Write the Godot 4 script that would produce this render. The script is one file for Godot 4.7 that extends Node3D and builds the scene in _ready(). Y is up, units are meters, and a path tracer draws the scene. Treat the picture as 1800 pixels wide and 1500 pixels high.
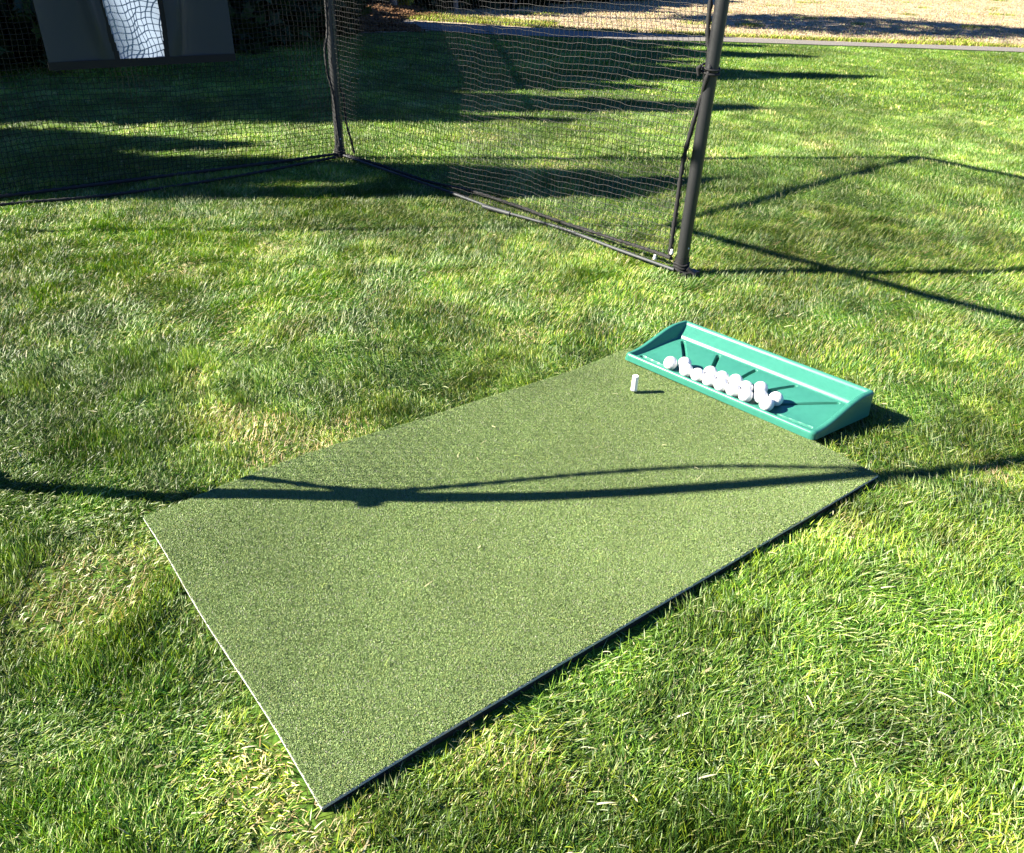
extends Node3D
# A golf practice corner on a lawn: turf mat, ball tray, tee, net cage, conifer hedge, path and dry field behind.

class MB:
	# collects triangles; turn() keeps every face clockwise as seen from its normal's side
	var v := PackedVector3Array()
	var n := PackedVector3Array()
	var c := PackedColorArray()
	var uv := PackedVector2Array()
	var idx := PackedInt32Array()
	var col := Color.WHITE
	func pt(p: Vector3, nn: Vector3, t := Vector2.ZERO) -> int:
		v.append(p); n.append(nn); c.append(col); uv.append(t)
		return v.size() - 1
	func tri(a: int, b: int, d: int) -> void:
		if (v[b] - v[a]).cross(v[d] - v[a]).dot(n[a] + n[b] + n[d]) > 0.0:
			idx.append(a); idx.append(d); idx.append(b)
		else:
			idx.append(a); idx.append(b); idx.append(d)
	func quad(a: int, b: int, d: int, e: int) -> void:
		tri(a, b, d); tri(a, d, e)
	func flat(ps: Array) -> void:
		var nn: Vector3 = (ps[1] - ps[0]).cross(ps[2] - ps[0]).normalized()
		var first := v.size()
		for p in ps: pt(p, nn)
		for k in range(1, ps.size() - 1): tri(first, first + k, first + k + 1)
	func box(at: Vector3, size: Vector3, b := Basis.IDENTITY) -> void:
		var h := size / 2
		for ax in 3:
			for s in [-1.0, 1.0]:
				var nn := Vector3.ZERO; nn[ax] = s
				var p := Vector3.ZERO; p[(ax + 1) % 3] = 1
				var q := Vector3.ZERO; q[(ax + 2) % 3] = 1
				var ids := []
				for k in [[-1, -1], [1, -1], [1, 1], [-1, 1]]:
					ids.append(pt(at + b * ((nn + p * k[0] + q * k[1]) * h), b * nn))
				quad(ids[0], ids[1], ids[2], ids[3])
	func tube(path: PackedVector3Array, radii, sides := 12, capped := true) -> void:
		var up := Vector3.UP
		var last := []
		var count := path.size()
		for i in count:
			var t: Vector3 = (path[mini(i + 1, count - 1)] - path[maxi(i - 1, 0)]).normalized()
			if i == 0: up = Vector3.RIGHT if absf(t.x) < 0.9 else Vector3.UP
			var s := t.cross(up).normalized()
			up = s.cross(t).normalized()
			var r: float = radii[i] if radii is Array else radii
			var ring := []
			for k in sides + 1:
				var a := TAU * k / sides
				var d := s * cos(a) + up * sin(a)
				ring.append(pt(path[i] + d * r, d, Vector2(float(k) / sides, i)))
			if last:
				for k in sides: quad(last[k], last[k + 1], ring[k + 1], ring[k])
			if capped and (i == 0 or i == count - 1):
				var nn := -t if i == 0 else t
				var m := pt(path[i], nn)
				var rim := []
				for k in sides + 1:
					var a := TAU * k / sides
					rim.append(pt(path[i] + (s * cos(a) + up * sin(a)) * r, nn))
				for k in sides: tri(m, rim[k], rim[k + 1])
			last = ring
	func lathe(profile: Array, sides := 24, at := Vector3.ZERO) -> void:
		# profile: [radius, height] from one end to the other, normals outward of the walk
		var last := []
		for i in profile.size():
			var a: Array = profile[maxi(i - 1, 0)]
			var b: Array = profile[mini(i + 1, profile.size() - 1)]
			var d := Vector2(b[0] - a[0], b[1] - a[1]).normalized()
			var ring := []
			for k in sides + 1:
				var w := TAU * k / sides
				ring.append(pt(at + Vector3(cos(w) * profile[i][0], profile[i][1], sin(w) * profile[i][0]), Vector3(cos(w) * d.y, -d.x, sin(w) * d.y)))
			if last:
				for k in sides: quad(last[k], last[k + 1], ring[k + 1], ring[k])
			last = ring
	func mesh() -> ArrayMesh:
		var a := []
		a.resize(Mesh.ARRAY_MAX)
		a[Mesh.ARRAY_VERTEX] = v; a[Mesh.ARRAY_NORMAL] = n; a[Mesh.ARRAY_COLOR] = c; a[Mesh.ARRAY_TEX_UV] = uv; a[Mesh.ARRAY_INDEX] = idx
		var m := ArrayMesh.new()
		m.add_surface_from_arrays(Mesh.PRIMITIVE_TRIANGLES, a)
		return m

var rng := RandomNumberGenerator.new()
var names := {}

func numbered(called: String) -> String:
	if not names.has(called):
		names[called] = 0
		return called
	names[called] += 1
	return "%s_%03d" % [called, names[called]]

func tag(o: Node, label := "", category := "", group := "", kind := "") -> void:
	if label: o.set_meta("label", label)
	if category: o.set_meta("category", category)
	if group: o.set_meta("group", group)
	if kind: o.set_meta("kind", kind)

func thing(called: String, label: String, category: String, at := Vector3.ZERO, group := "") -> Node3D:
	var o := Node3D.new()
	o.name = numbered(called)
	add_child(o)
	o.position = at
	tag(o, label, category, group)
	return o

func obj(called: String, m: Mesh, mat: Material, parent: Node = self) -> MeshInstance3D:
	var o := MeshInstance3D.new()
	o.name = numbered(called) if parent == self else called
	o.mesh = m
	o.material_override = mat
	parent.add_child(o, true)
	return o

func many(called: String, m: Mesh, mat: Material, where: Array, tint: PackedColorArray, parent: Node = self) -> MultiMeshInstance3D:
	var mm := MultiMesh.new()
	mm.transform_format = MultiMesh.TRANSFORM_3D
	mm.use_colors = true
	mm.mesh = m
	mm.instance_count = where.size()
	for i in where.size():
		mm.set_instance_transform(i, where[i])
		mm.set_instance_color(i, tint[i])
	var o := MultiMeshInstance3D.new()
	o.name = numbered(called) if parent == self else called
	o.multimesh = mm
	o.material_override = mat
	o.set_meta("kind", "stuff")
	parent.add_child(o, true)
	return o

func lin(r: float, g: float, b: float) -> Color: return Color(r, g, b).linear_to_srgb()

func paint(color: Color, rough := 0.8, spec := 0.5) -> StandardMaterial3D:
	var m := StandardMaterial3D.new()
	m.albedo_color = color
	m.roughness = rough
	m.metallic_specular = spec
	return m

func vpaint(rough := 0.8, spec := 0.5) -> StandardMaterial3D:
	var m := paint(Color.WHITE, rough, spec)
	m.vertex_color_use_as_albedo = true
	return m

func noise_tex(freq: float, ramp: Array, size := 512, octaves := 4, sd := 1) -> NoiseTexture2D:
	var t := NoiseTexture2D.new()
	t.width = size; t.height = size; t.seamless = true
	var f := FastNoiseLite.new()
	f.seed = sd; f.frequency = freq; f.fractal_octaves = octaves
	t.noise = f
	var g := Gradient.new()
	g.offsets = PackedFloat32Array(range(ramp.size()).map(func(k): return float(k) / (ramp.size() - 1)))
	g.colors = PackedColorArray(ramp)
	t.color_ramp = g
	return t

func noisef(freq: float, sd: int, octaves := 3) -> FastNoiseLite:
	var f := FastNoiseLite.new()
	f.noise_type = FastNoiseLite.TYPE_SIMPLEX_SMOOTH
	f.seed = sd; f.frequency = freq; f.fractal_octaves = octaves
	return f

func earth(base: Color, freq: float, ramp: Array, scale: float, sd: int, relief := 0.0) -> StandardMaterial3D:
	var m := paint(base, 0.95, 0.3)
	m.albedo_texture = noise_tex(freq, ramp, 512, 5, sd)
	m.uv1_triplanar = true
	m.uv1_world_triplanar = true
	m.uv1_scale = Vector3.ONE * scale
	if relief > 0.0:
		m.heightmap_enabled = true
		m.heightmap_scale = relief
		m.heightmap_texture = noise_tex(freq * 1.5, [Color.BLACK, Color.WHITE], 512, 5, sd + 7)
	return m

# ------------------------------------------------------------------ places (metres; camera stands over the origin)
const SUN := Vector3(0.835, -0.542, -0.104)      # the way its light travels
const MAT_A := Vector3(-0.8122, 0, -1.3977)      # left corner
const MAT_B := Vector3(-0.2601, 0, -0.7237)      # nearest corner
const MAT_C := Vector3(0.9235, 0, -1.6761)       # right corner
const MAT_D := Vector3(0.3720, 0, -2.3588)       # corner under the tray
const MAT_Y := 0.030
const FAR := Vector3(-1.0783, 0, -4.8482)        # cage corner in the middle
const NEAR := Vector3(0.6571, 0, -3.1215)        # cage corner at the right pole
const FAR_L := Vector3(-3.05, 0, -3.19)
const NEAR_L := Vector3(-1.313, 0, -1.525)
const TALL := 2.45
const TRAY := Vector3(0.3424, 0.031, -2.2695)
const TRAY_U := Vector3(0.7159, 0, 0.6982)
const TRAY_V := Vector3(0.8127, 0, -0.6042)
const TRAY_ACROSS := Vector3(0.6982, 0, -0.7159)
const TL := 0.641
const TD := 0.255

func mat_point(s: float, t: float) -> Vector3:   # s along A to B, t along A to D
	return MAT_A.lerp(MAT_B, s).lerp(MAT_D.lerp(MAT_C, s), t) + Vector3(0.55, 0, 0.83) * (1.0 - s) * (-0.016 * sin(PI * t) * cos(PI * t * 1.1) + 0.003 * sin(t * 17.0)) + Vector3(0.0035, 0, 0) * sin(s * 9.0 + 1.0) * (1.0 - t)

func mat_st(p: Vector3) -> Vector2:
	var e := MAT_B - MAT_A
	var f := MAT_D - MAT_A
	var q := p - MAT_A
	var det := e.x * f.z - e.z * f.x
	return Vector2((q.x * f.z - q.z * f.x) / det, (e.x * q.z - e.z * q.x) / det)

func mat_lift(s: float, t: float) -> float:      # the mat does not lie quite flat
	var a := Vector2(s * 0.87, t * 1.52)
	return MAT_Y - 0.009 * exp(-a.length_squared() / 0.022) - 0.006 * exp(-a.y * a.y / 0.01) * s + 0.004 * sin(t * 5.0 + 0.6) * (1.0 - s) + 0.002 * sin(s * 7.0 + t * 3.0)

func _ready() -> void:
	rng.seed = 20240611
	eye()
	light()
	ground()
	trees()
	fence()
	grass()
	dead_blades()
	dry_grass()
	mat()
	clippings()
	cage()
	panel()
	tray()
	balls()
	tee()

func eye() -> void:
	var c := Camera3D.new()
	c.name = "camera"
	c.fov = rad_to_deg(2.0 * atan(750.0 / 1409.26))
	c.near = 0.05
	c.far = 900.0
	c.transform = Transform3D(Basis(Vector3(0.99918, 0.03459, -0.02097), Vector3(-0.04045, 0.85447, -0.51792), Vector3(0, 0.51835, 0.85517)).orthonormalized(), Vector3(0, 1.14067, 0))
	add_child(c)
	c.current = true

func light() -> void:
	var w := WorldEnvironment.new()
	w.name = "sky"
	var e := Environment.new()
	e.background_mode = Environment.BG_SKY
	var m := ProceduralSkyMaterial.new()
	m.sky_top_color = Color(0.20, 0.38, 0.68)
	m.sky_horizon_color = Color(0.62, 0.72, 0.82)
	m.sky_curve = 0.12
	m.ground_bottom_color = Color(0.16, 0.18, 0.12)
	m.ground_horizon_color = Color(0.45, 0.48, 0.45)
	m.sun_angle_max = 8.0
	var s := Sky.new()
	s.sky_material = m
	e.sky = s
	e.background_energy_multiplier = 0.31
	e.tonemap_mode = Environment.TONE_MAPPER_LINEAR
	e.tonemap_exposure = 5.0
	e.sdfgi_enabled = true
	e.ssao_enabled = true
	e.ssil_enabled = true
	w.environment = e
	add_child(w)
	var sun := DirectionalLight3D.new()
	sun.name = "sun"
	sun.light_energy = 1.6
	sun.light_color = Color(1.0, 0.965, 0.90)
	sun.light_angular_distance = 0.5
	sun.shadow_enabled = true
	sun.basis = Basis.looking_at(SUN.normalized(), Vector3.UP)
	add_child(sun)

# ------------------------------------------------------------------ setting
func sheet(called: String, outline: Array, y: float, mat: Material, label: String, category: String) -> MeshInstance3D:
	var poly := PackedVector2Array()
	for p in outline: poly.append(Vector2(p[0], p[1]))
	var b := MB.new()
	for p in poly: b.pt(Vector3(p.x, y, p.y), Vector3.UP, p)
	var t := Geometry2D.triangulate_polygon(poly)
	for k in range(0, t.size(), 3): b.tri(t[k], t[k + 1], t[k + 2])
	var o := obj(called, b.mesh(), mat)
	tag(o, label, category, "", "structure")
	return o

func wavy(points: Array, amount: float, sd: int, step := 0.3) -> Array:
	var f := noisef(0.9, sd)
	var outp := []
	for k in points.size() - 1:
		var a := Vector2(points[k][0], points[k][1])
		var b := Vector2(points[k + 1][0], points[k + 1][1])
		var cnt := maxi(1, int(a.distance_to(b) / step))
		for i in cnt:
			var q := a.lerp(b, float(i) / cnt)
			outp.append([q.x + f.get_noise_2d(q.x, q.y) * amount, q.y + f.get_noise_2d(q.y + 50.0, q.x) * amount])
	outp.append(points[-1])
	return outp

const PATH_LOW := [[-1.35, -12.62], [-0.22, -12.36], [1.37, -12.48], [2.78, -12.70], [4.69, -12.83], [7.2, -12.95], [9.75, -13.05], [26, -13.9]]
const PATH_UP := [[26, -14.9], [10.27, -13.80], [7.59, -13.62], [4.87, -13.40], [2.91, -13.34], [0.61, -13.40], [-1.14, -13.80], [-2.6, -14.05]]

func ground() -> void:
	var dry := earth(lin(0.36, 0.295, 0.220), 0.02, [Color(0.86, 0.85, 0.80), Color(1, 0.98, 0.95), Color(0.92, 0.92, 0.85), Color(1, 1, 1)], 0.22, 3, 2.0)
	sheet("dry_field", [[-300, -500], [300, -500], [300, 60], [-300, 60]], 0.0, dry, "wide field of dry tan grass beyond the path", "field")
	var soil := earth(lin(0.085, 0.12, 0.03), 0.03, [Color(0.35, 0.45, 0.3), Color(0.75, 0.95, 0.6), Color(0.85, 0.9, 0.6), Color(0.55, 0.8, 0.45)], 0.9, 5, 1.5)
	var lawn := [[-40, 12], [-40, -2], [-12, -2.6], [-8.6, -5.2], [-5.9, -8.3], [-3.4, -11.0], [-2.45, -11.75]] + wavy(PATH_LOW, 0.05, 31) + [[26, 12]]
	sheet("lawn", lawn, 0.004, soil, "mown green lawn round the mat and the net", "lawn")
	var gravel := earth(lin(0.26, 0.24, 0.215), 0.05, [Color(0.55, 0.55, 0.55), Color(0.9, 0.9, 0.9), Color(0.75, 0.75, 0.75), Color(1, 1, 1)], 1.3, 9, 0.8)
	sheet("path", wavy(PATH_LOW, 0.04, 12) + wavy(PATH_UP, 0.04, 13), 0.012, gravel, "narrow grey path between the lawn and the dry field", "path")
	var bark := earth(lin(0.085, 0.045, 0.026), 0.05, [Color(0.35, 0.3, 0.3), Color(0.9, 0.8, 0.7), Color(0.5, 0.42, 0.4), Color(1, 0.9, 0.8)], 1.6, 21, 3.0)
	# mulch bed: a low mound under the hedge and round the first fence post
	var b := MB.new()
	var rim := wavy([[-2.45, -11.72], [-1.9, -12.2], [-1.42, -12.60], [-1.75, -13.2], [-2.12, -13.96], [-2.0, -14.4], [-1.75, -14.9], [-1.55, -15.3], [-1.7, -16.6], [-3.4, -17.2], [-6.5, -15.0], [-8.5, -10.2], [-11, -6.0], [-12.3, -2.9], [-10.8, -2.2], [-8.2, -5.4], [-5.7, -8.3], [-3.5, -10.7], [-2.45, -11.72]], 0.12, 77, 0.25)
	rim.pop_back()
	var poly := PackedVector2Array()
	for p in rim: poly.append(Vector2(p[0], p[1]))
	var hn := noisef(1.2, 8)
	var step := 0.16
	var ids := {}
	for i in range(-80, 0):
		for j in range(-110, -10):
			var q := Vector2(i, j) * step
			if not Geometry2D.is_point_in_polygon(q, poly): continue
			var dmin := 9.0
			for k in poly.size():
				dmin = minf(dmin, Geometry2D.get_closest_point_to_segment(q, poly[k], poly[(k + 1) % poly.size()]).distance_to(q))
			ids[Vector2i(i, j)] = b.pt(Vector3(q.x, 0.012 + 0.10 * smoothstep(0.0, 0.9, dmin) + 0.03 * hn.get_noise_2d(q.x * 2, q.y * 2), q.y), Vector3.UP, q)
	for key in ids:
		var a: Vector2i = key
		if ids.has(a + Vector2i(1, 0)) and ids.has(a + Vector2i(0, 1)) and ids.has(a + Vector2i(1, 1)):
			b.quad(ids[a], ids[a + Vector2i(1, 0)], ids[a + Vector2i(1, 1)], ids[a + Vector2i(0, 1)])
	tag(obj("mulch_bed", b.mesh(), bark), "reddish brown mulch bed at the foot of the hedge", "mulch bed", "", "structure")
	# loose bark chips on it
	var ch := MB.new()
	for k in 26:
		var r := Vector3(rng.randf_range(-0.1, 0.1), rng.randf_range(0, 0.02), rng.randf_range(-0.1, 0.1))
		var sh := rng.randf_range(0.5, 1.3)
		ch.col = Color(0.125 * sh, 0.070 * sh, 0.036 * sh)
		ch.box(r, Vector3(rng.randf_range(0.02, 0.06), 0.008, rng.randf_range(0.008, 0.02)), Basis.from_euler(Vector3(rng.randf_range(-0.5, 0.5), rng.randf() * TAU, rng.randf_range(-0.5, 0.5))))
	var where := []
	var tint := PackedColorArray()
	for key in ids:
		var a: Vector2i = key
		if a.y * step > -16.0 and a.y * step < -10.0 and a.x * step > -4.2:
			for rep in 2:
				var p: Vector3 = b.v[ids[a]] + Vector3(rng.randf_range(-0.08, 0.08), 0.004, rng.randf_range(-0.08, 0.08))
				where.append(Transform3D(Basis(Vector3.UP, rng.randf() * TAU), p))
				tint.append(Color.WHITE * rng.randf_range(0.7, 1.4))
	tag(many("bark_chips", ch.mesh(), vpaint(0.9, 0.3), where, tint), "loose brown bark chips covering the mulch bed", "bark chips", "", "stuff")

# ------------------------------------------------------------------ trees and hedge
func spray_crown(count: int, tall: float, wide: float, shape: Callable, leaf: float, base: Color, sd: int) -> ArrayMesh:
	# many small leaf sprays spread through the outer part of the crown's volume
	var r := RandomNumberGenerator.new()
	r.seed = sd
	var nz := noisef(1.3, sd, 2)
	var b := MB.new()
	for k in count:
		var h := r.randf()
		var a := r.randf() * TAU
		var reach: float = shape.call(h) * wide
		var lump := 1.0 + 0.75 * nz.get_noise_3d(cos(a) * 2.6, h * tall * 1.5, sin(a) * 2.6)
		var q := reach * lump * sqrt(r.randf_range(0.30, 1.0))
		var p := Vector3(cos(a) * q, h * tall, sin(a) * q)
		var o := Vector3(cos(a), r.randf_range(-0.5, 0.9), sin(a)).normalized()
		o = (o + Vector3(r.randf_range(-0.7, 0.7), r.randf_range(-0.7, 0.7), r.randf_range(-0.7, 0.7))).normalized()
		var s := o.cross(Vector3(r.randf_range(-1, 1), r.randf_range(-1, 1), r.randf_range(-1, 1))).normalized()
		var l := leaf * r.randf_range(0.6, 1.4)
		var w := l * 0.30
		var m := r.randf_range(0.55, 1.45) * (1.0 + 0.5 * nz.get_noise_3d(p.x * 1.5, p.y * 1.5 + 30, p.z * 1.5))
		b.col = Color(base.r * m * r.randf_range(0.85, 1.25), base.g * m, base.b * m * r.randf_range(0.8, 1.2))
		var nn := o.cross(s).normalized()
		b.flat([p - o * l * 0.5, p + s * w, p + o * l * 0.6 + nn * l * 0.1, p - s * w])
		b.flat([p - o * l * 0.2, p + s * w * 1.9 + o * l * 0.25, p + o * l * 0.2])
		b.flat([p - o * l * 0.2, p - s * w * 1.9 + o * l * 0.25 - nn * l * 0.08, p + o * l * 0.2])
	return b.mesh()

func leafmat() -> StandardMaterial3D:
	var m := vpaint(0.55, 0.4)
	m.backlight_enabled = true
	m.backlight = Color(0.5, 0.6, 0.25)
	return m

func conifer(proto: Node3D, x: float, z: float, tall: float, fat: float, label: String, group: String) -> void:
	var o: Node3D = proto
	if proto.has_meta("placed"):
		o = proto.duplicate()
		o.name = numbered("conifer")
		add_child(o)
	o.set_meta("placed", true)
	o.position = Vector3(x, 0.02, z)
	o.scale = Vector3(fat, tall / 5.0, fat)
	o.rotation.y = rng.randf() * TAU
	tag(o, label, "tree", group)

func trees() -> void:
	var lm := leafmat()
	var bark := earth(lin(0.10, 0.07, 0.05), 0.06, [Color(0.4, 0.4, 0.4), Color(1, 1, 1)], 3.0, 40, 1.0)
	var proto := thing("conifer", "", "tree")
	var cone := func(h): return (1.0 - pow(h, 1.35)) * (0.78 + 0.22 * smoothstep(0.0, 0.08, h)) + 0.02
	obj("crown", spray_crown(15000, 5.0, 1.0, cone, 0.17, Color(0.032, 0.060, 0.020), 5), lm, proto)
	var tb := MB.new()
	tb.tube(PackedVector3Array([Vector3(0, -0.05, 0), Vector3(0.02, 1.5, 0), Vector3(0, 4.6, 0)]), [0.10, 0.07, 0.01], 10)
	obj("trunk", tb.mesh(), bark, proto)
	# the row that runs back along the left; the tops of its trees cast the long fingers of shade over the lawn
	for a in [
		[-10.2, -2.95, 6.3, 0.55, "tall dark conifer nearest the mat, far left of the net"],
		[-9.2, -3.52, 6.2, 0.75, "dark conifer second from the near end of the hedge row, left of the net"],
		[-7.1, -6.05, 5.8, 1.0, "dark conifer beyond the gap in the row, left behind the net"],
		[-8.25, -4.25, 4.2, 0.85, "small dark conifer filling the gap in the row, left of the net"],
		[-7.75, -5.3, 5.2, 0.65, "slim conifer beside the small one, left of the net"],
		[-5.95, -7.2, 4.6, 1.05, "low broad conifer in the hedge row just left of the picture"],
		[-4.95, -8.35, 5.6, 1.15, "tall conifer of the hedge behind the left edge of the net"],
		[-4.3, -9.35, 4.0, 1.1, "low conifer of the hedge seen left of the grey panel"],
		[-3.55, -10.3, 4.6, 1.1, "conifer of the hedge seen behind the grey panel"],
		[-3.15, -11.45, 4.1, 0.95, "last conifer of the hedge, beside the mulch, behind the far pole"],
		[-4.0, -12.6, 4.5, 1.1, "conifer standing behind the end of the hedge"],
		[-4.7, -14.0, 1.75, 0.85, "young conifer at the back of the mulch bed"],
		[-6.4, -17.2, 6.0, 1.3, "large conifer in the back row behind the shrubs"],
		[-5.9, -19.4, 6.4, 1.3, "farthest conifer left of the shrubs"],
	]:
		conifer(proto, a[0], a[1], a[2], a[3], a[4], "conifers of the hedge row")
	# a round tree whose crown shades the dry field
	var t := thing("shade_tree", "broadleaf tree with a round crown behind the mulch bed", "tree", Vector3(-3.3, 0.02, -15.75))
	var ball := func(h): return sqrt(maxf(0.0, 1.0 - pow(2.0 * h - 1.0, 2.0)))
	var cr := obj("crown", spray_crown(5200, 3.8, 2.0, ball, 0.20, Color(0.05, 0.085, 0.025), 6), lm, t)
	cr.position = Vector3(0, 4.3, 0)
	var ub := MB.new()
	ub.tube(PackedVector3Array([Vector3(0, -0.05, 0), Vector3(0.05, 2.2, 0.05), Vector3(-0.03, 4.6, 0), Vector3(0, 7.0, 0)]), [0.16, 0.12, 0.09, 0.02], 12)
	for k in 6:
		var w := TAU * k / 6.0
		ub.tube(PackedVector3Array([Vector3(0, 4.0 + k * 0.25, 0), Vector3(cos(w) * 0.7, 5.0 + k * 0.25, sin(w) * 0.7), Vector3(cos(w) * 1.3, 5.6 + k * 0.3, sin(w) * 1.3)]), [0.05, 0.03, 0.01], 8)
	obj("trunk", ub.mesh(), bark, t)
	# dark shrubs behind the fence
	var bush := thing("shrub", "", "shrub")
	var dome := func(h): return sqrt(maxf(0.0, 1.0 - h * h)) * (0.8 + 0.2 * smoothstep(0.0, 0.2, h))
	obj("crown", spray_crown(5000, 2.0, 1.0, dome, 0.14, Color(0.022, 0.036, 0.014), 9), lm, bush)
	var sb := MB.new()
	for k in 5:
		var w := TAU * k / 5.0
		sb.tube(PackedVector3Array([Vector3(cos(w) * 0.06, -0.03, sin(w) * 0.06), Vector3(cos(w) * 0.3, 0.8, sin(w) * 0.3), Vector3(cos(w) * 0.5, 1.5, sin(w) * 0.5)]), [0.025, 0.018, 0.005], 6)
	obj("stems", sb.mesh(), bark, bush)
	var first := true
	for a in [[-3.3, -16.1, 1.0, "the mulch bed's end"], [-2.2, -16.9, 1.0, "the first fence post"], [-1.3, -17.9, 1.05, "the second fence post"], [-0.5, -19.0, 1.1, "the third fence post"], [0.3, -20.3, 1.1, "the fourth fence post"], [1.2, -21.6, 1.15, "the last fence post"], [2.0, -22.9, 1.2, "the far end of the fence"]]:
		var o: Node3D = bush
		if not first:
			o = bush.duplicate()
			o.name = numbered("shrub")
			add_child(o)
		first = false
		o.position = Vector3(a[0], 0.0, a[1])
		o.scale = Vector3(a[2], 1.0, a[2])
		o.rotation.y = rng.randf() * TAU
		tag(o, "dark leafy shrub behind the fence near %s" % a[3], "shrub", "dark shrubs behind the fence")
	var y := thing("small_bush", "small bright yellow green bush beside the first fence post", "shrub", Vector3(-2.22, 0.05, -15.75))
	obj("crown", spray_crown(420, 0.42, 0.16, dome, 0.07, Color(0.24, 0.26, 0.03), 10), lm, y)

func fence() -> void:
	var f := thing("post_and_rail_fence", "weathered grey post and rail fence in front of the dark shrubs", "fence")
	var wood := earth(lin(0.27, 0.25, 0.22), 0.04, [Color(0.5, 0.5, 0.5), Color(1, 1, 1), Color(0.75, 0.72, 0.7)], 2.5, 50, 0.6)
	var at := [Vector3(-2.33, 0, -15.40), Vector3(-1.35, 0, -16.33), Vector3(-0.31, 0, -17.82), Vector3(0.79, 0, -19.50), Vector3(1.84, 0, -20.90)]
	for k in at.size():
		var b := MB.new()
		b.tube(PackedVector3Array([at[k] + Vector3(0.03, -0.05, 0), at[k] + Vector3(0, 0.6, 0.01), at[k] + Vector3(-0.01, 1.25, 0)]), [0.062, 0.055, 0.05] if k == 0 else [0.05, 0.047, 0.044], 10)
		obj("post", b.mesh(), wood, f)
		if k > 0:
			for h in [0.55, 1.05]:
				var c := MB.new()
				c.tube(PackedVector3Array([at[k - 1] + Vector3(0, h, 0), at[k - 1].lerp(at[k], 0.5) + Vector3(0, h - 0.02, 0), at[k] + Vector3(0, h + 0.01, 0)]), 0.035, 8)
				obj("rail", c.mesh(), wood, f)

# ------------------------------------------------------------------ grass
func blade(b: MB, at: Vector3, yaw: float, tall: float, wide: float, lean: float, curl: float, segs := 3) -> void:
	var d := Vector3(cos(yaw), 0, sin(yaw))
	var s := Vector3(-d.z, 0, d.x)
	var tw := rng.randf_range(-0.9, 0.9)
	var p := at
	var ang := lean
	var l := -1
	var r := -1
	for k in segs + 1:
		var t := float(k) / segs
		var dir := d * sin(ang) + Vector3.UP * cos(ang)
		var side := (s * cos(tw) + d.cross(s).cross(dir) * 0.0 + dir.cross(s) * sin(tw)).normalized()
		var nn := side.cross(dir).normalized()
		if k == segs:
			var tip := b.pt(p, nn)
			b.tri(l, r, tip)
		else:
			var w := wide * (1.0 - 0.55 * t * t) * 0.5
			var a := b.pt(p - side * w, nn)
			var c := b.pt(p + side * w, nn)
			if l >= 0: b.quad(l, r, c, a)
			l = a; r = c
		p += dir * tall / segs
		ang += curl / segs

func clump(count: int, radius: float, tall: float, wide: float, lean: float, mix: Array, segs := 3) -> ArrayMesh:
	# mix: list of [weight, colour]
	var b := MB.new()
	for k in count:
		var pick := rng.randf()
		for m in mix:
			pick -= m[0]
			if pick <= 0.0:
				var f := rng.randf_range(0.65, 1.4)
				b.col = Color(m[1].r * f * rng.randf_range(0.85, 1.2), m[1].g * f, m[1].b * f * rng.randf_range(0.8, 1.2))
				break
		var a := rng.randf() * TAU
		var q := radius * sqrt(rng.randf())
		var own := rng.randf()
		var yaw := rng.randf_range(-0.8, 0.8) if own < 0.45 else rng.randf() * TAU
		blade(b, Vector3(cos(a) * q, -0.004, sin(a) * q), yaw, tall * rng.randf_range(0.45, 1.2), wide * rng.randf_range(0.6, 1.25), lean * rng.randf_range(0.4, 1.3) + 0.05, rng.randf_range(0.1, 1.1), segs)
	return b.mesh()

const GREEN := Color(0.090, 0.188, 0.016)
const DEEP := Color(0.038, 0.108, 0.013)
const LIME := Color(0.195, 0.280, 0.020)
const PALE := Color(0.285, 0.350, 0.130)
const STRAW := Color(0.47, 0.41, 0.20)
const DEAD := [[-0.84, -1.15, 0.14, 2.4], [-0.74, -1.28, 0.10, 0.6], [-0.37, -0.80, 0.11, 1.6], [-0.28, -0.67, 0.12, 1.4], [-0.56, -1.70, 0.11, 3.0], [-0.69, -1.80, 0.10, 2.2], [-0.95, -2.06, 0.09, 1.3], [-0.80, -1.86, 0.09, 1.5], [0.01, -2.46, 0.11, 1.3], [-0.10, -2.21, 0.10, 0.7], [-1.01, -3.25, 0.13, 1.4], [-1.28, -2.91, 0.13, 1.3], [1.24, -1.74, 0.09, 1.5], [0.09, -2.79, 0.10, 0.9], [1.03, -1.45, 0.10, 0.7], [0.76, -1.50, 0.10, 0.6], [0.85, -2.47, 0.11, 0.9], [-0.03, -0.80, 0.14, 0.8], [0.68, -0.72, 0.12, 0.7], [0.80, -3.22, 0.10, 0.8], [0.33, -3.30, 0.13, 0.7], [0.47, -0.86, 0.07, 0.8], [-0.36, -1.99, 0.08, 0.8], [1.05, -2.9, 0.12, 0.7], [1.5, -3.0, 0.1, 0.7], [-0.42, -1.84, 0.09, 1.0], [0.05, -2.3, 0.07, 0.8], [0.95, -1.9, 0.08, 0.6], [0.2, -4.9, 0.22, 0.7], [1.2, -5.3, 0.2, 0.6], [-0.3, -5.6, 0.25, 0.6], [2.1, -5.8, 0.2, 0.6]]

func dead_at(x: float, z: float) -> float:
	var d := 0.0
	for q in DEAD:
		var e: float = ((x - q[0]) * (x - q[0]) + (z - q[1]) * (z - q[1])) / (q[2] * q[2])
		if e < 6.0: d += 0.85 * q[3] * exp(-e * 1.35)
	return d

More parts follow.
